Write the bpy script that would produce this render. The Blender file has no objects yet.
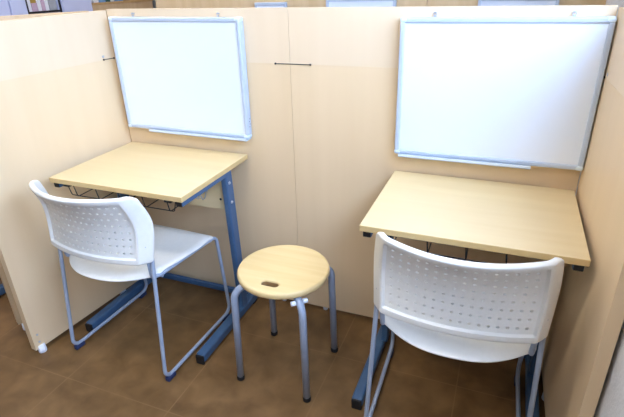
import bpy, bmesh, math, random
from mathutils import Vector, Matrix
random.seed(4)
PI = math.pi
scene = bpy.context.scene
COL = scene.collection

# ------------------------------------------------------------------ materials
def lin(c):
    return tuple(((x/255)/12.92 if x/255 <= .04045 else ((x/255+.055)/1.055)**2.4) for x in c)+(1,)

def base_mat(name, rgb, rough=.5, metal=0., spec=.5, coat=0.):
    m = bpy.data.materials.new(name); m.use_nodes = True
    b = m.node_tree.nodes['Principled BSDF']
    b.inputs['Base Color'].default_value = lin(rgb)
    b.inputs['Roughness'].default_value = rough
    b.inputs['Metallic'].default_value = metal
    b.inputs['Specular IOR Level'].default_value = spec
    b.inputs['Coat Weight'].default_value = coat
    b.inputs['Coat Roughness'].default_value = .15
    return m, m.node_tree, b

def noise_mix(nt, b, c1, c2, scale_xyz, nscale=1., detail=4., lo=.35, hi=.65, bump=0., dist=0.):
    tc = nt.nodes.new('ShaderNodeTexCoord'); mp = nt.nodes.new('ShaderNodeMapping')
    mp.inputs['Scale'].default_value = scale_xyz
    nz = nt.nodes.new('ShaderNodeTexNoise'); nz.inputs['Scale'].default_value = nscale
    nz.inputs['Detail'].default_value = detail; nz.inputs['Distortion'].default_value = dist
    cr = nt.nodes.new('ShaderNodeValToRGB')
    cr.color_ramp.elements[0].position = lo; cr.color_ramp.elements[1].position = hi
    cr.color_ramp.elements[0].color = lin(c1); cr.color_ramp.elements[1].color = lin(c2)
    L = nt.links
    L.new(tc.outputs['Object'], mp.inputs['Vector']); L.new(mp.outputs['Vector'], nz.inputs['Vector'])
    L.new(nz.outputs['Fac'], cr.inputs['Fac']); L.new(cr.outputs['Color'], b.inputs['Base Color'])
    if bump:
        bp = nt.nodes.new('ShaderNodeBump'); bp.inputs['Strength'].default_value = bump
        bp.inputs['Distance'].default_value = .002
        L.new(nz.outputs['Fac'], bp.inputs['Height']); L.new(bp.outputs['Normal'], b.inputs['Normal'])
    return nz, cr

def wood(name, c1, c2, sc, rough=.45, **k):
    m, nt, b = base_mat(name, c1, rough, spec=.4)
    noise_mix(nt, b, c1, c2, sc, **k)
    return m
def plain(name, rgb, rough=.5, metal=0., vary=3, spec=.5, coat=0., scale=30, bump=0.):
    m, nt, b = base_mat(name, rgb, rough, metal, spec, coat)
    c2 = tuple(max(0, c-vary) for c in rgb)
    noise_mix(nt, b, c2, rgb, (scale,)*3, bump=bump)
    return m

M = {}
M['panel'] = wood('pale_beech_laminate', (225,198,157), (231,205,166), (14,14,.9), rough=.5, lo=.2, hi=.8)
M['panel_up'] = wood('pale_beech_laminate_upper', (226,202,167), (231,208,175), (14,14,.9), rough=.5, lo=.2, hi=.8)
M['panel_edge'] = wood('beech_edge_band', (196,158,106), (204,168,118), (30,30,1.5), rough=.5)
M['desk'] = wood('beech_desk_laminate', (219,196,148), (226,205,160), (2,26,26), rough=.36, lo=.25, hi=.75)
M['desk_edge'] = wood('beech_desk_edge', (208,178,122), (216,188,134), (2,30,60), rough=.4)
M['stool'] = wood('clear_lacquered_beech', (222,193,134), (232,206,152), (2.2,34,34), rough=.3, lo=.3, hi=.7, dist=.4)
M['stool_hole'] = wood('raw_beech_cut', (150,118,76), (170,136,92), (10,30,30), rough=.7)
M['back_wood'] = wood('tan_and_shaded_wood', (206,176,134), (216,188,148), (20,20,1.5), rough=.5)  # bookcase's own tan; on booth panels the darker tone paints in shade
M['red_wood'] = wood('reddish_brown_wood', (142,84,50), (158,96,58), (20,20,1.5), rough=.4)
M['white_plastic'] = plain('white_polypropylene', (233,232,225), .34, vary=3, scale=60)
M['silver_blue'] = plain('silver_blue_painted_steel', (160,172,190), .3, 0., vary=5)
M['steel_blue'] = plain('blue_painted_steel', (66,98,132), .4, 0., vary=5)
M['bolt'] = plain('bright_zinc', (190,196,206), .3, .7, vary=6)
M['dark_metal'] = plain('dark_grey_metal', (58,58,62), .4, .5, vary=6)
M['black_wire'] = plain('black_coated_wire', (26,28,36), .4, 0., vary=5)
M['black'] = plain('black_rubber', (20,20,22), .6, 0., vary=5)
M['navy'] = plain('navy_plastic_glide', (40,54,92), .5, 0., vary=5)
M['alu'] = plain('satin_aluminium', (188,200,216), .35, 0., vary=4)
M['alu_white'] = plain('pale_blue_white_plastic', (214,228,238), .4, 0., vary=3)
M['board'] = plain('whiteboard_enamel', (226,235,246), .16, 0., vary=1, spec=.5, scale=4)
M['foot'] = plain('white_nylon', (232,236,244), .4, 0., vary=3)
M['lavender'] = plain('pale_lavender_steel', (204,210,238), .4, 0., vary=4, scale=6)
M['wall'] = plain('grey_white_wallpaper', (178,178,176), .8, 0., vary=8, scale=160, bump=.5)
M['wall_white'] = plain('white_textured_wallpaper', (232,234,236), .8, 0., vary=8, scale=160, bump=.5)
M['ceiling'] = plain('white_ceiling_board', (232,232,230), .9, 0., vary=6, scale=90)
M['sill'] = plain('white_sill', (226,232,240), .35, 0., vary=3)
M['white'] = plain('white_card', (232,232,236), .6, 0., vary=4)
M['yellow'] = plain('ochre_card', (176,140,60), .6, 0., vary=10)
M['brown'] = plain('brown_card', (110,62,40), .6, 0., vary=10)
M['grey'] = plain('grey_card', (166,168,174), .6, 0., vary=8)
M['mauve'] = plain('mauve_card', (198,170,190), .6, 0., vary=6)
M['purple'] = plain('deep_purple_card', (54,40,92), .6, 0., vary=6)
M['skyblue'] = plain('light_blue_card', (118,162,204), .6, 0., vary=12)
M['teal'] = plain('dark_teal_card', (40,88,92), .6, 0., vary=10)

def floor_material():
    m, nt, b = base_mat('brown_vinyl_tiles', (100,70,44), .42, spec=.45)
    N = nt.nodes; L = nt.links
    nz, cr = noise_mix(nt, b, (98,71,40), (132,100,62), (1,1,1), nscale=11., detail=9., lo=.28, hi=.74, dist=.35)
    tc = N.new('ShaderNodeTexCoord'); sp = N.new('ShaderNodeSeparateXYZ'); L.new(tc.outputs['Object'], sp.inputs[0])
    def line(out, off):
        a = N.new('ShaderNodeMath'); a.operation = 'ADD'; a.inputs[1].default_value = off+.4535*40; L.new(out, a.inputs[0])
        d = N.new('ShaderNodeMath'); d.operation = 'DIVIDE'; d.inputs[1].default_value = .4535; L.new(a.outputs[0], d.inputs[0])
        f = N.new('ShaderNodeMath'); f.operation = 'FRACT'; L.new(d.outputs[0], f.inputs[0])
        s = N.new('ShaderNodeMath'); s.operation = 'SUBTRACT'; s.inputs[1].default_value = .5; L.new(f.outputs[0], s.inputs[0])
        ab = N.new('ShaderNodeMath'); ab.operation = 'ABSOLUTE'; L.new(s.outputs[0], ab.inputs[0])
        g = N.new('ShaderNodeMath'); g.operation = 'GREATER_THAN'; g.inputs[1].default_value = .4955; L.new(ab.outputs[0], g.inputs[0])
        return g
    gx = line(sp.outputs['X'], .06); gy = line(sp.outputs['Y'], .70)
    mx = N.new('ShaderNodeMath'); mx.operation = 'MAXIMUM'; L.new(gx.outputs[0], mx.inputs[0]); L.new(gy.outputs[0], mx.inputs[1])
    n2 = N.new('ShaderNodeTexNoise'); n2.inputs['Scale'].default_value = 5; L.new(tc.outputs['Object'], n2.inputs['Vector'])
    mu = N.new('ShaderNodeMath'); mu.operation = 'MULTIPLY'; L.new(mx.outputs[0], mu.inputs[0]); L.new(n2.outputs['Fac'], mu.inputs[1])
    mix = N.new('ShaderNodeMix'); mix.data_type = 'RGBA'
    L.new(mu.outputs[0], mix.inputs['Factor']); L.new(cr.outputs['Color'], mix.inputs['A'])
    mix.inputs['B'].default_value = lin((140,108,72))
    L.new(mix.outputs['Result'], b.inputs['Base Color'])
    # worn, patchy sheen
    mr = N.new('ShaderNodeMapRange'); L.new(nz.outputs['Fac'], mr.inputs['Value'])
    mr.inputs['To Min'].default_value = .32; mr.inputs['To Max'].default_value = .56
    L.new(mr.outputs['Result'], b.inputs['Roughness'])
    return m
M['floor'] = floor_material()

def glass_material():
    m = bpy.data.materials.new('window_glass'); m.use_nodes = True
    nt = m.node_tree; nt.nodes.clear()
    o = nt.nodes.new('ShaderNodeOutputMaterial'); t = nt.nodes.new('ShaderNodeBsdfTransparent')
    g = nt.nodes.new('ShaderNodeBsdfGlossy'); g.inputs['Roughness'].default_value = .02
    x = nt.nodes.new('ShaderNodeMixShader'); x.inputs[0].default_value = .06
    nt.links.new(t.outputs[0], x.inputs[1]); nt.links.new(g.outputs[0], x.inputs[2]); nt.links.new(x.outputs[0], o.inputs[0])
    return m
M['glass'] = glass_material()
def emit(name, rgb, s):
    m = bpy.data.materials.new(name); m.use_nodes = True
    nt = m.node_tree; nt.nodes.clear()
    o = nt.nodes.new('ShaderNodeOutputMaterial'); e = nt.nodes.new('ShaderNodeEmission')
    e.inputs[0].default_value = lin(rgb); e.inputs[1].default_value = s
    nt.links.new(e.outputs[0], o.inputs[0]); return m
LAMP = 10.0
M['lamp'] = emit('fluorescent_diffuser', (255,247,238), LAMP)

# ------------------------------------------------------------------ mesh helpers
def new_bm(): return bmesh.new()
def obj(name, bm, mats, parent=None, smooth=False, bevel=0, seg=2, loc=None):
    me = bpy.data.meshes.new(name)
    bmesh.ops.recalc_face_normals(bm, faces=bm.faces[:])
    bm.to_mesh(me); bm.free()
    if not isinstance(mats, (list, tuple)): mats = [mats]
    for m in mats: me.materials.append(m)
    if smooth:
        for p in me.polygons: p.use_smooth = True
    o = bpy.data.objects.new(name, me); COL.objects.link(o)
    if loc: o.location = loc
    if parent: o.parent = parent
    if bevel:
        b = o.modifiers.new('Bevel', 'BEVEL'); b.width = bevel; b.segments = seg; b.limit_method = 'ANGLE'
        b.angle_limit = math.radians(40)
    return o
def thing(name, label, cat, loc=(0,0,0), rz=0, group=None):
    o = bpy.data.objects.new(name, None); COL.objects.link(o); o.empty_display_size = .1
    o.location = loc; o.rotation_euler = (0, 0, rz); tag(o, label, cat, group); return o
def tag(o, label, cat, group=None):
    o['label'] = label; o['category'] = cat
    if group: o['group'] = group
    return o
def struct(o, label=None):
    o['kind'] = 'structure'
    return o
def copy_thing(root, label, loc, rz=0, group=None):
    r = root.copy(); COL.objects.link(r); r.location = loc; r.rotation_euler = (0, 0, rz); r['label'] = label
    if group: r['group'] = group
    def rec(src, dst):
        for ch in list(src.children):
            c = ch.copy(); COL.objects.link(c); c.parent = dst
            c.matrix_parent_inverse = ch.matrix_parent_inverse.copy()
            rec(ch, c)
    kids = list(root.children)
    for ch in kids:
        c = ch.copy(); COL.objects.link(c); c.parent = r
        rec(ch, c)
    return r
def box(bm, x0, x1, y0, y1, z0, z1, mi=0):
    v = [bm.verts.new((x, y, z)) for z in (z0, z1) for y in (y0, y1) for x in (x0, x1)]
    for f in ((0,2,3,1), (4,5,7,6), (0,1,5,4), (2,6,7,3), (0,4,6,2), (1,3,7,5)):
        fc = bm.faces.new([v[i] for i in f]); fc.material_index = mi
    return v
def prism(bm, a, b, wx, wy):
    """box bar from a to b (mostly vertical), section wx by wy"""
    vs = []
    for p in (a, b):
        for sx, sy in ((-1,-1), (1,-1), (1,1), (-1,1)):
            vs.append(bm.verts.new((p[0]+sx*wx/2, p[1]+sy*wy/2, p[2])))
    bm.faces.new(vs[0:4][::-1]); bm.faces.new(vs[4:8])
    for i in range(4): bm.faces.new((vs[i], vs[(i+1)%4], vs[4+(i+1)%4], vs[4+i]))
def fillet(pts, rad, n=7):
    P = [Vector(p) for p in pts]; out = [P[0]]
    for i in range(1, len(P)-1):
        r = rad[i] if isinstance(rad, (list, tuple)) else rad
        a = (P[i-1]-P[i]); b = (P[i+1]-P[i]); la, lb = a.length, b.length; a.normalize(); b.normalize()
        ang = a.angle(b)
        if r <= 0 or ang > PI-.02: out.append(P[i]); continue
        t = min(r/math.tan(ang/2), la*.49, lb*.49); r2 = t*math.tan(ang/2)
        c = P[i]+(a+b).normalized()*(r2/math.sin(ang/2))
        s = P[i]+a*t-c; e = P[i]+b*t-c
        tot = s.angle(e); ax = s.cross(e).normalized()
        for k in range(n+1):
            out.append(c+Matrix.Rotation(tot*k/n, 3, ax) @ s)
    out.append(P[-1]); return out
def tube(bm, pts, r, sides=12, mi=0, closed=False):
    P = [Vector(p) for p in pts]; n = len(P); rings = []
    def tan(i):
        if closed: return (P[(i+1)%n]-P[i-1]).normalized()
        if i == 0: return (P[1]-P[0]).normalized()
        if i == n-1: return (P[-1]-P[-2]).normalized()
        return ((P[i+1]-P[i]).normalized()+(P[i]-P[i-1]).normalized()).normalized()
    t = tan(0); up = Vector((0,0,1)) if abs(t.z) < .9 else Vector((1,0,0))
    nrm = (up-t*up.dot(t)).normalized()
    for i in range(n):
        t = tan(i); nrm = (nrm-t*nrm.dot(t)).normalized(); bi = t.cross(nrm)
        rings.append([bm.verts.new(P[i]+(nrm*math.cos(a)+bi*math.sin(a))*r) for a in (2*PI*k/sides for k in range(sides))])
    for i in range(n if closed else n-1):
        A, B = rings[i], rings[(i+1)%n]
        for k in range(sides):
            f = bm.faces.new((A[k], A[(k+1)%sides], B[(k+1)%sides], B[k])); f.material_index = mi; f.smooth = True
    if not closed:
        bm.faces.new(rings[0][::-1]).material_index = mi; bm.faces.new(rings[-1]).material_index = mi
def lathe(bm, prof, n=32, c=(0,0,0), mi=0):
    rings = []
    for r, z in prof:
        if r < 1e-6: rings.append([bm.verts.new((c[0], c[1], c[2]+z))])
        else: rings.append([bm.verts.new((c[0]+r*math.cos(2*PI*k/n), c[1]+r*math.sin(2*PI*k/n), c[2]+z)) for k in range(n)])
    for A, B in zip(rings, rings[1:]):
        for k in range(n):
            q = [A[k%len(A)], A[(k+1)%len(A)], B[(k+1)%len(B)], B[k%len(B)]]
            u = []
            for v in q:
                if v not in u: u.append(v)
            if len(u) > 2: f = bm.faces.new(u); f.material_index = mi; f.smooth = True
def disc(bm, c, r, h, axis='z', n=14, mi=0):
    ax = {'x': Vector((1,0,0)), 'y': Vector((0,1,0)), 'z': Vector((0,0,1))}[axis]
    tube(bm, [Vector(c), Vector(c)+ax*h], r, n, mi)

# ------------------------------------------------------------------ the room
X_R = .722
def room():
    bm = new_bm(); box(bm, -4.2, X_R+.15, -4.0, 3.6, -.1, 0)
    struct(obj('floor', bm, M['floor']))
    bm = new_bm(); box(bm, -4.2, X_R+.15, -4.0, 3.6, 2.6, 2.7); struct(obj('ceiling', bm, M['ceiling']))
    W0, W1, ZB, ZT = -2.6, -.1, 1.235, 2.1
    bm = new_bm()
    box(bm, X_R, X_R+.15, -4.0, 3.6, 0, ZB); box(bm, X_R, X_R+.15, -4.0, 3.6, ZT, 2.6)
    box(bm, X_R, X_R+.15, -4.0, W0, ZB, ZT); box(bm, X_R, X_R+.15, W1, 3.6, ZB, ZT)
    struct(obj('wall_right', bm, M['wall_white']))
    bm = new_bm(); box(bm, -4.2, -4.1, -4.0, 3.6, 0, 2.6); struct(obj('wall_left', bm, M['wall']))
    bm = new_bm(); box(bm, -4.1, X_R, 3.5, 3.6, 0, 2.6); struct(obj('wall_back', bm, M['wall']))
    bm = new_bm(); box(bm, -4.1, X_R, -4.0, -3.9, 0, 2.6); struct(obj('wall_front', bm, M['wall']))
    # window
    bm = new_bm(); f = .05; xa, xb = X_R+.07, X_R+.11
    box(bm, xa, xb, W0, W1, ZB, ZB+f); box(bm, xa, xb, W0, W1, ZT-f, ZT)
    n = 2
    for k in range(n+1):
        y = W0+(W1-W0)*k/n; y = min(max(y, W0+f/2), W1-f/2)
        box(bm, xa, xb, y-f/2, y+f/2, ZB+f, ZT-f)
    win = struct(obj('window_1', bm, M['sill'], bevel=.004))
    bm = new_bm(); box(bm, X_R+.088, X_R+.092, W0+.01, W1-.01, ZB+.02, ZT-.02); obj('pane', bm, M['glass'], win)
    bm = new_bm(); box(bm, X_R-.004, X_R+.075, W0, W1, ZB+.002, ZB+.014); obj('window_sill', bm, M['sill'], win, bevel=.004)
    # daylight guide for the renderer (a portal emits nothing)
    l = bpy.data.lights.new('window_portal', 'AREA'); l.shape = 'RECTANGLE'; l.size = W1-W0; l.size_y = ZT-ZB
    l.cycles.is_portal = True
    lo = bpy.data.objects.new('window_portal', l); COL.objects.link(lo)
    lo.location = (X_R+.14, (W0+W1)/2, (ZB+ZT)/2); lo.rotation_euler = (PI/2, 0, PI/2)
    # fluorescent ceiling fittings
    proto = None
    for i, (x, y, lb) in enumerate(((-.55,-2.2,'white ceiling light with glowing diffuser nearest the front wall'),
                                    (-.45,-1.0,'white ceiling light with glowing diffuser above the two study desks'),
                                    (-1.9,-.2,'white ceiling light with glowing diffuser over the left aisle'),
                                    (-1.3,1.3,'white ceiling light with glowing diffuser above the cabinets at the back'))):
        if proto is None:
            proto = thing('ceiling_light', lb, 'ceiling light', (x, y, 2.6), 0, 'ceiling lights')
            bm = new_bm(); box(bm, -.62, .62, -.13, .13, -.05, 0); obj('housing', bm, M['white'], proto, bevel=.006)
            bm = new_bm(); box(bm, -.6, .6, -.11, .11, -.066, -.05); obj('diffuser', bm, M['lamp'], proto, bevel=.004)
        else: copy_thing(proto, lb, (x, y, 2.6), 0, 'ceiling lights')
room()

# ------------------------------------------------------------------ partition panels
SEAM_Z = 1.055; T = .03
def partition(label, loc, rz, x0, x1, top, y0=0., feet=(), screws=(), low=.022):
    """panel standing in its own local plane, front face at y0, body behind it (+y)"""
    t = thing('booth_divider', label, 'partition panel', loc, rz, 'wooden partition panels of the study booths')
    bm = new_bm(); box(bm, x0, x1, y0, y0+T, low, SEAM_Z)
    obj('lower_board', bm, M['panel'], t, bevel=.0006)
    bm = new_bm(); box(bm, x0, x1, y0, y0+T, SEAM_Z, top)
    obj('upper_board', bm, M['panel_up'], t, bevel=.0006)
    for x in feet:
        bm = new_bm(); lathe(bm, [(0,0), (.010,0), (.011,.004), (.009,low+.001), (0,low+.001)], 18, (x, y0+T/2+.003, 0))
        obj('levelling_foot', bm, M['foot'], t)
    for x, z in screws:
        bm = new_bm(); disc(bm, (x, y0+.001, z), .0042, -.0022, 'y'); obj('screw_cap', bm, M['bolt'], t)
    return t
PT = 1.240
partition('beech partition panel behind the left desk, left of the central seam', (0,0,0), 0, -1.099, -.3136, PT, feet=(-.9,-.4), screws=())
partition('beech partition panel behind the right desk, right of the central seam', (0,0,0), 0, -.3124, .666, PT, feet=(-.2,.5))
aL = math.atan(.124)
# left side panel: local +x runs towards the viewer
p = thing('booth_divider', 'free-ended beech partition panel at far left beside the left desk', 'partition panel', (-1.1012,-.0015,0), -PI/2-aL, 'wooden partition panels of the study booths')
def side_panel(t, sgn, length, top, drop=0., ml='panel', mu='panel_up'):
    def sink(bm):                                       # the free end stands a little low
        for v in bm.verts: v.co.z -= drop*v.co.x/length
        return bm
    a, b = (-T, 0) if sgn > 0 else (0, T)
    bm = new_bm(); box(bm, 0, length, a, b, .034, SEAM_Z); obj('lower_board', sink(bm), M[ml], t, bevel=.0006)
    bm = new_bm(); box(bm, 0, length, a, b, SEAM_Z, top); obj('upper_board', sink(bm), M[mu], t, bevel=.0006)
    for x, yy in ((length-.025, b-.002 if sgn > 0 else a+.002), (.2, (a+b)/2)):
        bm = new_bm(); lathe(bm, [(0,0), (.015,0), (.016,.004), (.014,.0335), (0,.0335)], 18, (x, yy, 0))
        obj('levelling_foot', bm, M['foot'], t)
    for x, z in ((length-.022,.085), (length-.022,.05)):
        bm = new_bm(); f = b if sgn > 0 else a
        disc(bm, (x, f-.0008*sgn, z), .0042, .0022*sgn, 'y'); obj('screw_cap', bm, M['bolt'], t)
    bm = new_bm(); f = b if sgn > 0 else a
    disc(bm, (.056, f-.0008*sgn, SEAM_Z+.012), .005, .0025*sgn, 'y'); obj('screw_cap', bm, M['bolt'], t)
side_panel(p, 1, .65, 1.236, .014)
p = thing('booth_divider', 'partition panel of the next booth with shade painted in, just behind the far left panel', 'partition panel', (-1.155,-.035,0), -PI/2-math.atan2(.21,.51), 'wooden partition panels of the study booths')
side_panel(p, 1, .572, 1.236, 0., 'back_wood', 'back_wood')  # darker wood colour stands in for shade on this face
p = thing('booth_divider', 'beech partition panel at far right beside the right desk and window wall', 'partition panel', (.6682,-.0015,0), -PI/2+.021, 'wooden partition panels of the study booths')
side_panel(p, -1, .62, 1.236)

def connector(label, loc, rz, length):
    t = thing('panel_connector', label, 'connector', loc, rz)
    bm = new_bm(); box(bm, -length/2, length/2, -.0018, .0012, -.0014, .0014); obj('bar', bm, M['dark_metal'], t, bevel=.0006)
    for s in (-1, 1):
        bm = new_bm(); disc(bm, (s*length/2, 0, 0), .0036, -.003, 'y'); obj('rivet', bm, M['dark_metal'], t)
connector('thin dark metal connector bar bridging the central panel seam', (-.3025,0,SEAM_Z), 0, .135)
c, s = math.cos(-PI/2-aL), math.sin(-PI/2-aL)
connector('short dark connector bar in the left booth corner', (-1.1012+.032*c+.0006, -.0015+.032*s, SEAM_Z), PI/2-aL, .05)
connector('short dark connector bar in the right booth corner', (.6682-.0006, -.020, SEAM_Z), -PI/2+.021, .022)

# ------------------------------------------------------------------ whiteboards
def rounded_bar(bm, a, b, w, d0, d1): pass
def whiteboard(label, loc, wid=.582, hgt=.438, tray=(-.46,.0), tilt=0.):
    """local: x across, z up from board bottom, back at y=-.006, front y=-.036"""
    t = thing('whiteboard', label, 'whiteboard', loc, 0, 'framed whiteboards in the study booths')
    t.rotation_euler = (0, tilt, 0)
    w = wid/2; yb, yf = -.006, -.038; F = .016
    bm = new_bm(); box(bm, -w+.006, w-.006, yf+.005, yb+.004, .006, hgt-.006); obj('writing_surface', bm, M['board'], t)
    bm = new_bm()
    box(bm, -w+.012, w-.012, yf, yb, 0, F); box(bm, -w+.012, w-.012, yf, yb, hgt-F, hgt)
    box(bm, -w, -w+F, yf, yb, .012, hgt-.012); box(bm, w-F, w, yf, yb, .012, hgt-.012)
    obj('frame', bm, M['alu'], t, bevel=.005, seg=3)
    for sx in (-1, 1):
        for z in (0, hgt):
            bm = new_bm(); s = .024; e = .0015
            x0, x1 = (-w-e, -w+s) if sx < 0 else (w-s, w+e); z0, z1 = (-e, s) if z == 0 else (hgt-s, hgt+e)
            # L-shaped corner cap
            if z == 0: box(bm, x0, x1, yf-.001, yb-.001, z0, z0+F+.001)
            else: box(bm, x0, x1, yf-.001, yb-.001, z1-F-.001, z1)
            obj('corner_cap', bm, M['alu_white'], t, bevel=.007, seg=3)
    for x in (-.19, .19):
        bm = new_bm(); box(bm, x-.004, x+.004, -.0105, -.0085, hgt-.004, hgt+.006)
        tube(bm, [(x+.005*math.cos(a), -.010, hgt+.009+.005*math.sin(a)) for a in (2*PI*k/14 for k in range(14))], x and .0013, 6, closed=True)
        h = obj('hanger', bm, M['bolt'], t)
        bm = new_bm(); disc(bm, (x, -.0005, hgt+.0115), .0022, -.012, 'y'); obj('hook_pin', bm, M['bolt'], h)
    if tray:
        bm = new_bm(); x0, x1 = tray
        box(bm, x0, x1, yf-.010, yb, -.0075, -.0045); box(bm, x0, x1, yf-.010, yf-.0075, -.0075, .0035)
        obj('pen_tray', bm, M['alu_white'], t, bevel=.001)
    for k in range(4):
        bm = new_bm(); disc(bm, (w-.0005, -.022+.004*(k%2), .045+.010*k), .0018, .0012, 'x', 8); obj('edge_hole', bm, M['dark_metal'], t)
    return t
whiteboard('blank white whiteboard hanging on the panel above the left desk', (-.776,0,.7745), tray=(-.175,.285), tilt=.003)
whiteboard('blank white whiteboard hanging on the panel above the right desk', (.3745,0,.7745), tray=(-.275,.145), tilt=-.003)

# ------------------------------------------------------------------ desks
def make_desk(label, loc):
    t = thing('study_desk', label, 'desk', loc, 0, 'beech study desks')
    W, D, H = .576, .449, .70; w = W/2
    bm = new_bm(); box(bm, -w, w, -D, 0, H-.019, H)
    for f in bm.faces:
        if abs(f.normal.z) < .5: pass
    o = obj('desktop', bm, [M['desk'], M['desk_edge']], t, bevel=.002)
    for poly in o.data.polygons:
        if abs(poly.normal.z) < .5: poly.material_index = 1
    for s in (-1, 1):
        x = s*.268
        bm = new_bm(); box(bm, x-.0125, x+.0125, -.438, -.122, .660, .6815); r = obj('rail', bm, M['steel_blue'], t, bevel=.0025)
        bm = new_bm(); box(bm, x-.011, x+.011, -.441, -.4375, .661, .6805); obj('end_cap', bm, M['black'], r, bevel=.001)
        # leg: flat oval steel upright
        bm = new_bm(); prism(bm, (x, -.118, .036), (x, -.143, .676), .026, .048); l = obj('leg', bm, M['steel_blue'], t, bevel=.007, seg=3)
        for z in (.632, .55):
            y = -.118-.025*(z-.036)/.64
            bm = new_bm(); lathe(bm, [(0,.004), (.005,.003), (.0065,0), (.0065,-.001)], 14)
            bmesh.ops.rotate(bm, verts=bm.verts, cent=(0,0,0), matrix=Matrix.Rotation(PI/2*s, 3, 'Y'))
            bmesh.ops.translate(bm, verts=bm.verts, vec=(x+s*.0132, y-.004, z)); obj('bolt', bm, M['bolt'], l)
        bm = new_bm(); x = -.284 if s < 0 else .266; box(bm, x-.019, x+.019, -.455, -.012, .008, .046); f = obj('foot_bar', bm, M['steel_blue'], t, bevel=.008, seg=3)
        bm = new_bm(); box(bm, x-.018, x+.018, -.462, -.452, .0, .042); obj('end_cap', bm, M['black'], f, bevel=.006)
        bm = new_bm(); box(bm, x-.015, x+.015, -.05, -.02, .0, .012); obj('glide', bm, M['black'], f)
    bm = new_bm(); box(bm, -.248, .248, -.035, -.015, .02, .044); obj('stretcher', bm, M['steel_blue'], t, bevel=.003)
    bm = new_bm(); box(bm, -.256, .256, -.132, -.116, .505, .6813); mp = obj('modesty_panel', bm, M['desk'], t, bevel=.001)
    # bag hooks on the modesty panel
    for hx in (.155, -.19):
        bm = new_bm()
        box(bm, hx-.014, hx+.014, -.1345, -.1315, .575, .590)
        for d in (-.012, .012):
            tube(bm, fillet([(hx+d*.6,-.134,.585), (hx+d,-.150,.560), (hx+d,-.168,.552), (hx+d,-.176,.572)], .01), .0022, 8)
        obj('bag_hook', bm, M['bolt'], mp)
    bm = new_bm(); disc(bm, (.225, -.1315, .55), .005, -.002, 'y'); obj('screw_cap', bm, M['dark_metal'], mp)
    # wire book shelf slung under the top
    bm = new_bm(); zt, zb = .680, .624
    for k in range(5):
        x = -.205+.41*k/4
        tube(bm, fillet([(x,-.425,zt), (x+.004,-.418,zb), (x,-.150,zb), (x,-.145,zt)], .008, 4), .0019, 7)
    for y in (-.418, -.35, -.285, -.22, -.155):
        tube(bm, fillet([(-.242,y,zt), (-.228,y,zb+.004), (.228,y,zb+.004), (.242,y,zt)], .008, 4), .0019, 7)
    obj('wire_shelf', bm, M['black_wire'], t, smooth=False)
    for s in (-1, 1):
        bm = new_bm(); box(bm, s*.222-.014, s*.222+.014, -.44, -.405, .668, .6813); obj('shelf_bracket', bm, M['black'], t, bevel=.002)
    return t
desk_l = make_desk('small beech desk with blue steel legs under the left whiteboard', (-.801,-.008,0))
copy_thing(desk_l, 'small beech desk with blue steel legs under the right whiteboard', (.3715,-.0085,0), 0)
copy_thing(desk_l, 'blue-footed desk mostly hidden behind the far left partition', (-1.962,.035,0), 0)

# ------------------------------------------------------------------ chairs
def lerp_tab(tab, v):
    for (a, A), (b, B) in zip(tab, tab[1:]):
        if v <= b:
            k = (v-a)/(b-a); k = k*k*(3-2*k) if False else k
            return A+(B-A)*k
    return tab[-1][1]
def catmull(tab, v):
    n = len(tab)
    for i in range(n-1):
        if v <= tab[i+1][0] or i == n-2:
            x0, y0 = tab[i]; x1, y1 = tab[i+1]
            m0 = (tab[i+1][1]-tab[i-1][1])/(tab[i+1][0]-tab[i-1][0]) if i > 0 else (y1-y0)/(x1-x0)
            m1 = (tab[i+2][1]-tab[i][1])/(tab[i+2][0]-tab[i][0]) if i+2 < n else (y1-y0)/(x1-x0)
            h = x1-x0; k = (v-x0)/h
            return (2*k**3-3*k**2+1)*y0+(k**3-2*k**2+k)*h*m0+(-2*k**3+3*k**2)*y1+(k**3-k**2)*h*m1
ZB_, ZT_ = .487, .738
BW = [(0,.222), (.55,.230), (1,.217)]
BY = [(0,-.199), (.55,-.183), (1,-.226)]
BC = [(0,.032), (.5,.044), (1,.064)]
BF = [(0,.034), (.5,.036), (1,.030)]
def back_surface(x, z):
    """x in metres across (along the chord), z height -> point on the mid-surface"""
    v = min(max((z-ZB_)/(ZT_-ZB_), 0), 1); w = catmull(BW, v)
    u = abs(x)/w; R0 = .875
    fold = catmull(BF, v); k = (u-R0)/(1-R0)
    k = max(0, k)        # eased crease
    c = catmull(BC, v)
    return Vector((x, catmull(BY, v)-fold*(1-k)-c*(1-(u/R0)**2 if u < R0 else (1-(u/R0)**2)*.6), z))
def back_width(z):
    v = (z-ZB_)/(ZT_-ZB_); w = catmull(BW, v)
    r = .022; d = ZT_-z
    if d < r: w -= r-math.sqrt(max(r*r-(r-d)**2, 0))
    r = .008; d = z-ZB_
    if d < r: w -= r-math.sqrt(max(r*r-(r-d)**2, 0))
    return w
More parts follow.
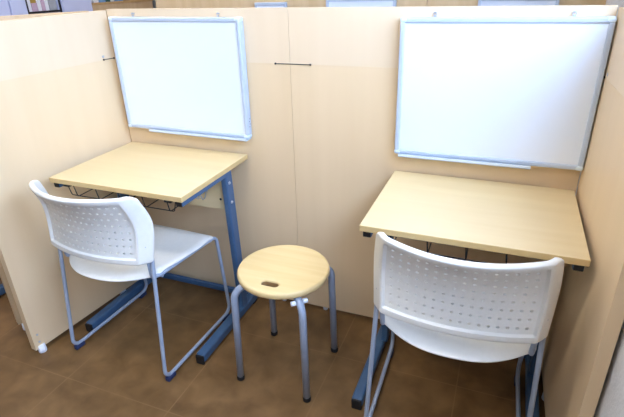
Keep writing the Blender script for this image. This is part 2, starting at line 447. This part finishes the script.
def make_backrest(t):
    NC, NR = 16, 8
    rim_t, rim_b, rim_s = .020, .024, .036
    # u in [-1,1] fraction of the local half width, z absolute
    us = [0, .0012, .003, .006, .011, .02, .028, rim_s-.004, rim_s, rim_s+.006]           # metres in from the side edge
    zs = [0, .0012, .003, .006, .011, .018, rim_b-.004, rim_b, rim_b+.004]
    zt = [0, .0012, .003, .006, .010, .015, rim_t-.004, rim_t, rim_t+.004]
    W = .223
    ul = [(-W+d)/W for d in us]; ur = [-u for u in ul][::-1]
    u0, u1 = ul[-1], ur[0]
    z0, z1 = ZB_+zs[-1], ZT_-zt[-1]
    half_r, half_i = .0085, .0044
    def half(u, z):
        du = (1-abs(u))*W; dz = z-ZB_; dt = ZT_-z
        def band(d, rim):
            e = .006
            if d < e: return half_r*math.sqrt(max(1-(1-d/e)**2, 0))
            if d < rim-.004+1e-6: return half_r
            if d < rim+1e-6: return half_r+(half_i-half_r)*(d-(rim-.004))/.004
            return half_i
        e = .006
        dm = min(du, dz, dt)
        h = max(band(max(du, 0), rim_s), band(max(dz, 0), rim_b), band(max(dt, 0), rim_t))
        if dm < e: h = min(h, half_r*math.sqrt(max(1-(1-max(dm, 0)/e)**2, 0)))
        return h
    def P(u, z, side):
        w = back_width(z); x = u*w
        p = back_surface(x, z); e = 1e-3
        zz = min(max(z, ZB_+e), ZT_-e)
        a = back_surface(x+e, zz)-back_surface(x-e, zz); b = back_surface(x, zz+e)-back_surface(x, zz-e)
        n = a.cross(b).normalized()                     # points backward (-y)
        h = half(u, z)
        if half_i >= h-1e-9 or True:
            off = h*side
        # the perforated field sits forward of the rim
        g = (half_r-h)/(half_r-half_i) if min((1-abs(u))*W, z-ZB_, ZT_-z) > .012 else 0
        return p+n*(off-.005*g)
    bm = new_bm(); cache = {}
    def V(u, z, side):
        k = (round(u, 6), round(z, 6), side)
        if k not in cache: cache[k] = bm.verts.new(P(u, z, side))
        return cache[k]
    def quad(vs, flip):
        vs = [v for i, v in enumerate(vs) if v not in vs[:i]]
        if len(vs) < 3: return
        try: f = bm.faces.new(vs[::-1] if flip else vs); f.smooth = True
        except ValueError: pass
    cu = [u0+(u1-u0)*i/NC for i in range(NC+1)]; cz = [z0+(z1-z0)*j/NR for j in range(NR+1)]
    # include mid lines so outer strips share verts with the 8-point cells
    fu = sorted(set([round(x, 6) for x in cu+[(a+b)/2 for a, b in zip(cu, cu[1:])]]))
    fz = sorted(set([round(x, 6) for x in cz+[(a+b)/2 for a, b in zip(cz, cz[1:])]]))
    U = [round(x, 6) for x in ul[:-1]]+fu+[round(x, 6) for x in ur[1:]]
    Z = [round(ZB_+d, 6) for d in zs[:-1]]+fz+[round(ZT_-d, 6) for d in zt[:-1]][::-1]
    for side in (1, -1):
        for a, b in zip(U, U[1:]):
            for c, d in zip(Z, Z[1:]):
                if a >= fu[0]-1e-9 and b <= fu[-1]+1e-9 and c >= fz[0]-1e-9 and d <= fz[-1]+1e-9: continue
                quad([V(a,c,side), V(b,c,side), V(b,d,side), V(a,d,side)], side < 0)
    hw, hh = .0046, .0037
    for i in range(NC):
        for j in range(NR):
            ua, ub, za, zb = [round(q, 6) for q in (cu[i], cu[i+1], cz[j], cz[j+1])]
            um, zm = round((ua+ub)/2, 6), round((za+zb)/2, 6)
            out = [(ub,zm), (ub,zb), (um,zb), (ua,zb), (ua,zm), (ua,za), (um,za), (ub,za)]
            inn = [(um+hw/W*math.cos(PI/4*k), zm+hh*math.sin(PI/4*k)) for k in range(8)]
            for side in (1, -1):
                for k in range(8):
                    k2 = (k+1) % 8
                    quad([V(*out[k], side), V(*out[k2], side), V(*inn[k2], side), V(*inn[k], side)], side < 0)
            for k in range(8):
                k2 = (k+1) % 8
                quad([V(*inn[k], 1), V(*inn[k2], 1), V(*inn[k2], -1), V(*inn[k], -1)], False)
    # close the outer edge (both sides meet there)
    ed = [(u, Z[0]) for u in U]+[(U[-1], z) for z in Z[1:]]+[(u, Z[-1]) for u in U[::-1][1:]]+[(U[0], z) for z in Z[::-1][1:]]
    for a, b in zip(ed, ed[1:]):
        quad([V(*a, 1), V(*b, 1), V(*b, -1), V(*a, -1)], False)
    bmesh.ops.remove_doubles(bm, verts=bm.verts[:], dist=1e-5)
    br = obj('backrest', bm, M['white_plastic'], t)
    md = br.modifiers.new('Split', 'EDGE_SPLIT'); md.split_angle = math.radians(28)
    # side sleeves over the uprights + screws
    for s in (-1, 1):
        bm = new_bm()
        prev = None; rings = []
        for k in range(15):
            z = ZB_+(.146)*k/14
            zz = max(z, ZB_+.001)
            w = back_width(max(zz, ZB_+.01)); pe = back_surface(s*(w-.003), zz)
            a = Vector((s, 0, 0)); taper = 1-.45*(k/14)**2
            ring = []
            for q in range(12):
                an = 2*PI*q/12
                ring.append(bm.verts.new((pe.x-s*.010+.0115*math.cos(an), pe.y-.002+.0125*taper*math.sin(an), z)))
            rings.append(ring)
        for A, B in zip(rings, rings[1:]):
            for q in range(12): bm.faces.new((A[q], A[(q+1)%12], B[(q+1)%12], B[q])).smooth = True
        bm.faces.new(rings[0]); bm.faces.new(rings[-1])
        sl = obj('side_sleeve', bm, M['white_plastic'], br)
        z = ZB_+.062; q = back_surface(s*(back_width(z)-.014), z)
        bm = new_bm(); disc(bm, (q.x, q.y-.0075, z), .0042, -.0035, 'y', 12); obj('screw', bm, M['bolt'], br)
    return br
def make_chair(label, loc, rz):
    t = thing('stacking_chair', label, 'chair', loc, rz, 'white perforated stacking chairs')
    make_backrest(t)
    # seat: smooth dished shell with a bowed rear edge and a rolled front edge
    bm = new_bm(); NU, NV = 28, 26; th = .0065
    def sp(u, v):
        # u -1..1 across, v 0 rear .. 1 front
        wf = .205+(.240-.205)*min(1, v*1.6)**.7
        yr = -.178-.092*(1-abs(u)**2.4); yf = .152-.006*abs(u)**3
        y = yr+(yf-yr)*v
        ww = wf
        if v > .93: k = (v-.93)/.07; ww = wf-.012*k*k
        x = ww*u
        z = .431-.012*(1-u*u)*math.sin(PI*min(max(v, 0), 1))
        if v > .84: k = (v-.84)/.16; z -= .026*k*k
        if v < .16: k = (.16-v)/.16; z -= .016*k*k
        if abs(u) > .88: k = (abs(u)-.88)/.12; z -= .006*k*k
        return Vector((x, y, z))
    top = [[bm.verts.new(sp(-1+2*i/NU, j/NV)) for i in range(NU+1)] for j in range(NV+1)]
    for j in range(NV):
        for i in range(NU): bm.faces.new((top[j][i], top[j][i+1], top[j+1][i+1], top[j+1][i])).smooth = True
    seat = obj('seat', bm, M['white_plastic'], t)
    so = seat.modifiers.new('Solid', 'SOLIDIFY'); so.thickness = th; so.offset = -1
    bv = seat.modifiers.new('Bevel', 'BEVEL'); bv.width = .0026; bv.segments = 3; bv.limit_method = 'ANGLE'; bv.angle_limit = math.radians(50)
    r = .0072
    for s in (-1, 1):
        pts = [(s*.2105,-.190,.548), (s*.217,-.1955,.484), (s*.2285,-.253,.0195), (s*.2285,.186,.0195), (s*.236,.140,.414), (s*.207,-.160,.4105), (s*.1985,-.1915,.4155), (s*.203,-.1995,.500)]
        bm = new_bm(); tube(bm, fillet(pts, [0,.05,.032,.034,.030,.025,.012,0], 8), r, 12)
        fr = obj('side_frame', bm, M['silver_blue'], t)
        # floor glides clipped on the runner at front and rear
        for y0, y1 in ((-.248,-.205), (.125,.165)):
            bm = new_bm(); box(bm, s*.2285-.0095, s*.2285+.0095, y0, y1, 0, .020); obj('floor_glide', bm, M['navy'], fr, bevel=.004)
    for y, z in ((.118,.402), (-.150,.400)):
        bm = new_bm(); tube(bm, [(-.226 if y > 0 else -.206, y, z), (.226 if y > 0 else .206, y, z)], .0065, 10); obj('cross_bar', bm, M['silver_blue'], t)
    for s in (-1, 1):
        bm = new_bm(); box(bm, s*.2-.014, s*.2+.014, .085, .135, .396, .412); obj('seat_mount', bm, M['silver_blue'], t, bevel=.003)
    return t
chair = make_chair('white perforated-back chair in front of the left desk', (-.820,-.332,0), -.032)
copy_thing(chair, 'white perforated-back chair in front of the right desk', (.3675,-.309,0), .022)


# ------------------------------------------------------------------ stool
def make_stool():
    t = thing('round_stool', 'round beech stool with four grey steel legs between the two desks', 'stool', (-.2136,-.3508,0))
    R, H, TH = .159, .436, .024; N = 64
    # seat with an oblong finger hole
    bm = new_bm()
    hc = Vector((-.001,-.104)); hl, hr = .0165, .0135
    def hole(n):
        out = []
        for k in range(n):
            a = 2*PI*k/n; c, s = math.cos(a), math.sin(a)
            # stadium by angle
            out.append(Vector((hc.x+(hl if c > 0 else -hl)*(1 if abs(c) > 1e-6 else 0)+hr*c, hc.y+hr*s)))
        return out
    hp = hole(N)
    rim = [(0,.0), (.0007,-.003), (.0025,-.006), (.006,-.0085)]
    def circ(r):
        return [Vector((r*math.cos(2*PI*k/N), r*math.sin(2*PI*k/N))) for k in range(N)]
    prof = [(R-.0085,H), (R-.005,H-.0008), (R-.0022,H-.0028), (R-.0006,H-.006), (R,H-.010), (R,H-.015), (R-.0012,H-.0195), (R-.004,H-.0228), (R-.008,H-TH)]
    def ring(ps, z): return [bm.verts.new((p.x, p.y, z)) for p in ps]
    inner = [ring([hc+(p-hc)*1.22 for p in hp], H), ring([hc+(p-hc)*1.10 for p in hp], H-.0008), ring([hc+(p-hc)*1.02 for p in hp], H-.003), ring(hp, H-.006), ring(hp, H-TH+.004), ring([hc+(p-hc)*1.1 for p in hp], H-TH)]
    outer = [ring(circ(r), z) for r, z in prof]
    def band(A, B, mi=0, sm=True):
        for k in range(N):
            f = bm.faces.new((A[k], A[(k+1)%N], B[(k+1)%N], B[k])); f.material_index = mi; f.smooth = sm
    band(inner[0], outer[0], 0, False)
    for A, B in zip(outer, outer[1:]): band(A, B)
    band(outer[-1], inner[-1], 0, False)
    for i, (A, B) in enumerate(zip(inner, inner[1:])): band(A, B, 1 if i >= 3 else 0)
    obj('seat', bm, [M['stool'], M['stool_hole']], t)
    a0 = .7518+PI
    for k in range(4):
        a = a0+k*PI/2; c, s = math.cos(a), math.sin(a)
        pts = [(.02*c,.02*s,.3985), (.178*c,.178*s,.3985), (.1885*c,.1885*s,.012)]
        bm = new_bm(); tube(bm, fillet(pts, .046, 10), .0125, 16); l = obj('leg', bm, M['silver_blue'], t)
        bm = new_bm(); lathe(bm, [(0,0), (.0125,0), (.0142,.003), (.0142,.016), (.0125,.018), (0,.018)], 18, (.1885*c,.1885*s,0)); obj('rubber_foot', bm, M['black'], l)
        # stacking bumpers either side of the leg under the seat
        if k in (1, 3):
            for d in (-1, 1):
                q = Vector((.152*c-d*.0125*s, .152*s+d*.0125*c, .392)); e = Vector((-d*s, d*c, 0))
                bm = new_bm(); tube(bm, [q, q+e*.016], .0085, 14); obj('stacking_bumper', bm, M['foot'], l, bevel=.002)
    bm = new_bm(); lathe(bm, [(0,.384), (.05,.384), (.052,.387), (.052,.410), (0,.412)], 28); obj('hub_plate', bm, M['silver_blue'], t)
make_stool()

# ------------------------------------------------------------------ beyond the booths
def rear_row():
    for lab, x0, x1 in (('shade-toned panel of the next booth row at left, seen over the left booth', -1.36, -.62),
                        ('shade-toned panel of the next booth row seen over the central seam', -.618, .05),
                        ('shade-toned panel of the next booth row seen over the right whiteboard', .052, .74)):
        t = thing('booth_divider', lab, 'partition panel', (0,.64,0), 0)
        bm = new_bm(); box(bm, x0, x1, 0, T, .02, 1.262); obj('board', bm, M['back_wood'], t, bevel=.0012)  # backlit shade of the row is put into the wood colour
        for x in (x0+.1, x1-.1):
            bm = new_bm(); lathe(bm, [(0,0), (.018,0), (.016,.03), (0,.03)], 14, (x, .015, 0)); obj('levelling_foot', bm, M['foot'], t)
    def small_board(lab, x0, x1, top):
        t = thing('whiteboard', lab, 'whiteboard', ((x0+x1)/2,.634,top-.42), 0)
        w = (x1-x0)/2
        bm = new_bm(); box(bm, -w+.004, w-.004, -.012, 0, .004, .416); obj('writing_surface', bm, M['board'], t)
        bm = new_bm(); f = .012
        box(bm, -w, w, -.018, .002, 0, f); box(bm, -w, w, -.018, .002, .42-f, .42); box(bm, -w, -w+f, -.018, .002, f, .42-f); box(bm, w-f, w, -.018, .002, f, .42-f)
        obj('frame', bm, M['alu'], t, bevel=.002)
    small_board('small whiteboard whose top edge shows just left of the central seam', -.765, -.60, 1.232)
    small_board('whiteboard whose top edge shows over the panel right of the central seam', -.40, -.079, 1.245)
    small_board('whiteboard whose top edge shows over the right booth whiteboard', .26, .56, 1.240)
rear_row()

def left_background():
    # pale lavender steel cabinets
    for y0, y1, lab, d in ((.30,.772,'pale lavender steel cabinet at the left end of the back row', 1), (.776,.90,'narrow pale lavender steel filler cabinet beside the display shelf', 0), (1.19,1.47,'pale lavender steel cabinet right of the display shelf', 1)):
        t = thing('steel_cabinet', lab, 'cabinet', (-2.62,(y0+y1)/2,0), 0)
        w = (y1-y0)/2
        bm = new_bm(); box(bm, -.42, 0, -w, w, 0, 1.62); obj('body', bm, M['lavender'], t, bevel=.003)
        bm = new_bm(); box(bm, .0005, .018, -w+.004, w-.004, .06, 1.60); dr = obj('door', bm, M['lavender'], t, bevel=.003)
        bm = new_bm(); box(bm, .018, .032, w-.04, w-.028, .86, .98); obj('handle', bm, M['bolt'], dr, bevel=.002)
    # black-edged display shelf with cards
    t = thing('display_shelf', 'black-edged display shelf holding small cards between lavender cabinets', 'shelf', (-2.62,1.045,0), 0)
    bm = new_bm(); w = .142
    box(bm, -.40, 0, -w, -w+.016, 0, 1.62); box(bm, -.40, 0, w-.016, w, 0, 1.62); box(bm, -.42, -.40, -w, w, 0, 1.62); box(bm, -.40, 0, -w+.016, w-.016, 1.60, 1.62); box(bm, -.40, 0, -w+.016, w-.016, 0, .05)
    obj('carcass', bm, M['lavender'], t)
    for z in (.55, .86, 1.166):
        bm = new_bm(); box(bm, -.40, .004, -w+.0165, w-.0165, z, z+.012); obj('shelf_board', bm, M['dark_metal'], t)
    bm = new_bm(); box(bm, .0005, .006, -w, -w+.014, .05, 1.60); box(bm, .0005, .006, w-.014, w, .05, 1.60); obj('edge_strip', bm, M['dark_metal'], t)
    z = 1.1785
    for y0, y1, h, m, lab in ((.922,.955,.16,'white','tall white card box at left on the display shelf'),
                         (.958,1.005,.052,'mauve','low mauve card box on the display shelf under the ochre box'),
                         (1.008,1.035,.15,'white','white card box right of the mauve box on the display shelf'),
                         (1.040,1.066,.09,'mauve','small mauve card box in the middle of the display shelf'),
                         (1.069,1.096,.17,'white','narrow white card box beside the grey box on the display shelf'),
                         (1.101,1.164,.066,'grey','grey card box at right end of the display shelf')):
        bm = new_bm(); box(bm, -.075, .075, -(y1-y0)/2, (y1-y0)/2, 0, h)
        tag(obj('card_box', bm, M[m], None, bevel=.0015, loc=(-2.705,(y0+y1)/2,z)), lab, 'box')
    for y0, y1, z0, h, m, lab in ((.958,1.005,1.231,.09,'yellow','ochre card box stacked on the mauve box'),
                                  (1.101,1.164,1.245,.07,'purple','deep purple card box stacked on the grey box')):
        bm = new_bm(); box(bm, -.07, .07, -(y1-y0)/2+.001, (y1-y0)/2-.001, 0, h)
        tag(obj('card_box', bm, M[m], None, bevel=.0015, loc=(-2.705,(y0+y1)/2,z0)), lab, 'box')
    # tan low bookcase with blue and white boxes
    t = thing('low_bookcase', 'tan low bookcase behind the left booth corner', 'bookcase', (-2.62,1.80,0), 0)
    bm = new_bm(); box(bm, -.36, 0, -.315, .40, 0, 1.19); obj('body', bm, M['back_wood'], t, bevel=.002)
    bm = new_bm(); box(bm, -.365, .006, -.32, .405, 1.19, 1.207); obj('top', bm, M['panel_edge'], t, bevel=.002)
    for y, w, h, m, lab in ((1.545,.05,.12,'white','white box at left on the tan bookcase'), (1.612,.07,.11,'skyblue','light blue box on the tan bookcase'),
                        (1.678,.04,.12,'teal','dark teal box on the tan bookcase'), (1.722,.035,.13,'white','thin white box at right on the tan bookcase'), (1.80,.09,.14,'skyblue','wide light blue box at right end on the tan bookcase')):
        bm = new_bm(); box(bm, -.1, .1, -w/2, w/2, 0, h)
        tag(obj('storage_box', bm, M[m], None, bevel=.002, loc=(-2.73,y,1.2073)), lab, 'box')
    t = thing('wooden_cupboard', 'reddish brown wooden cupboard standing against the far wall', 'cupboard', (-2.15,2.5,0), 0)
    bm = new_bm(); box(bm, -.55, .75, 0, .45, 0, 1.75); obj('body', bm, M['red_wood'], t, bevel=.003)
    for s in (-1, 1):
        bm = new_bm(); box(bm, .1+(-.64 if s < 0 else .005), .1+(-.005 if s < 0 else .64), -.018, -.0005, .06, 1.73); d = obj('door', bm, M['red_wood'], t, bevel=.003)
        bm = new_bm(); lathe(bm, [(0,0), (.006,0), (.006,.014), (.012,.02), (.010,.028), (0,.03)], 14)
        bmesh.ops.rotate(bm, verts=bm.verts, cent=(0,0,0), matrix=Matrix.Rotation(PI/2, 3, 'X')); bmesh.ops.translate(bm, verts=bm.verts, vec=(.1+s*.05,-.018,.95)); obj('knob', bm, M['bolt'], d)
left_background()

# ------------------------------------------------------------------ light and camera
w = bpy.data.worlds.new('World'); scene.world = w; w.use_nodes = True
bg = w.node_tree.nodes['Background']; bg.inputs[0].default_value = lin((178,208,255)); bg.inputs[1].default_value = 8.5

cam = bpy.data.cameras.new('Camera'); co = bpy.data.objects.new('Camera', cam); COL.objects.link(co)
co.location = (.4147,-1.6146,1.3239); co.rotation_euler = (1.1273,.0259,.3754)
cam.sensor_fit = 'HORIZONTAL'; cam.sensor_width = 36; cam.lens = 481.446/624*36; cam.clip_start = .02
scene.camera = co
vs = scene.view_settings
vs.view_transform = 'Standard'; vs.look = 'None'; vs.gamma = 1; vs.use_curve_mapping = False
vs.exposure = 1.02
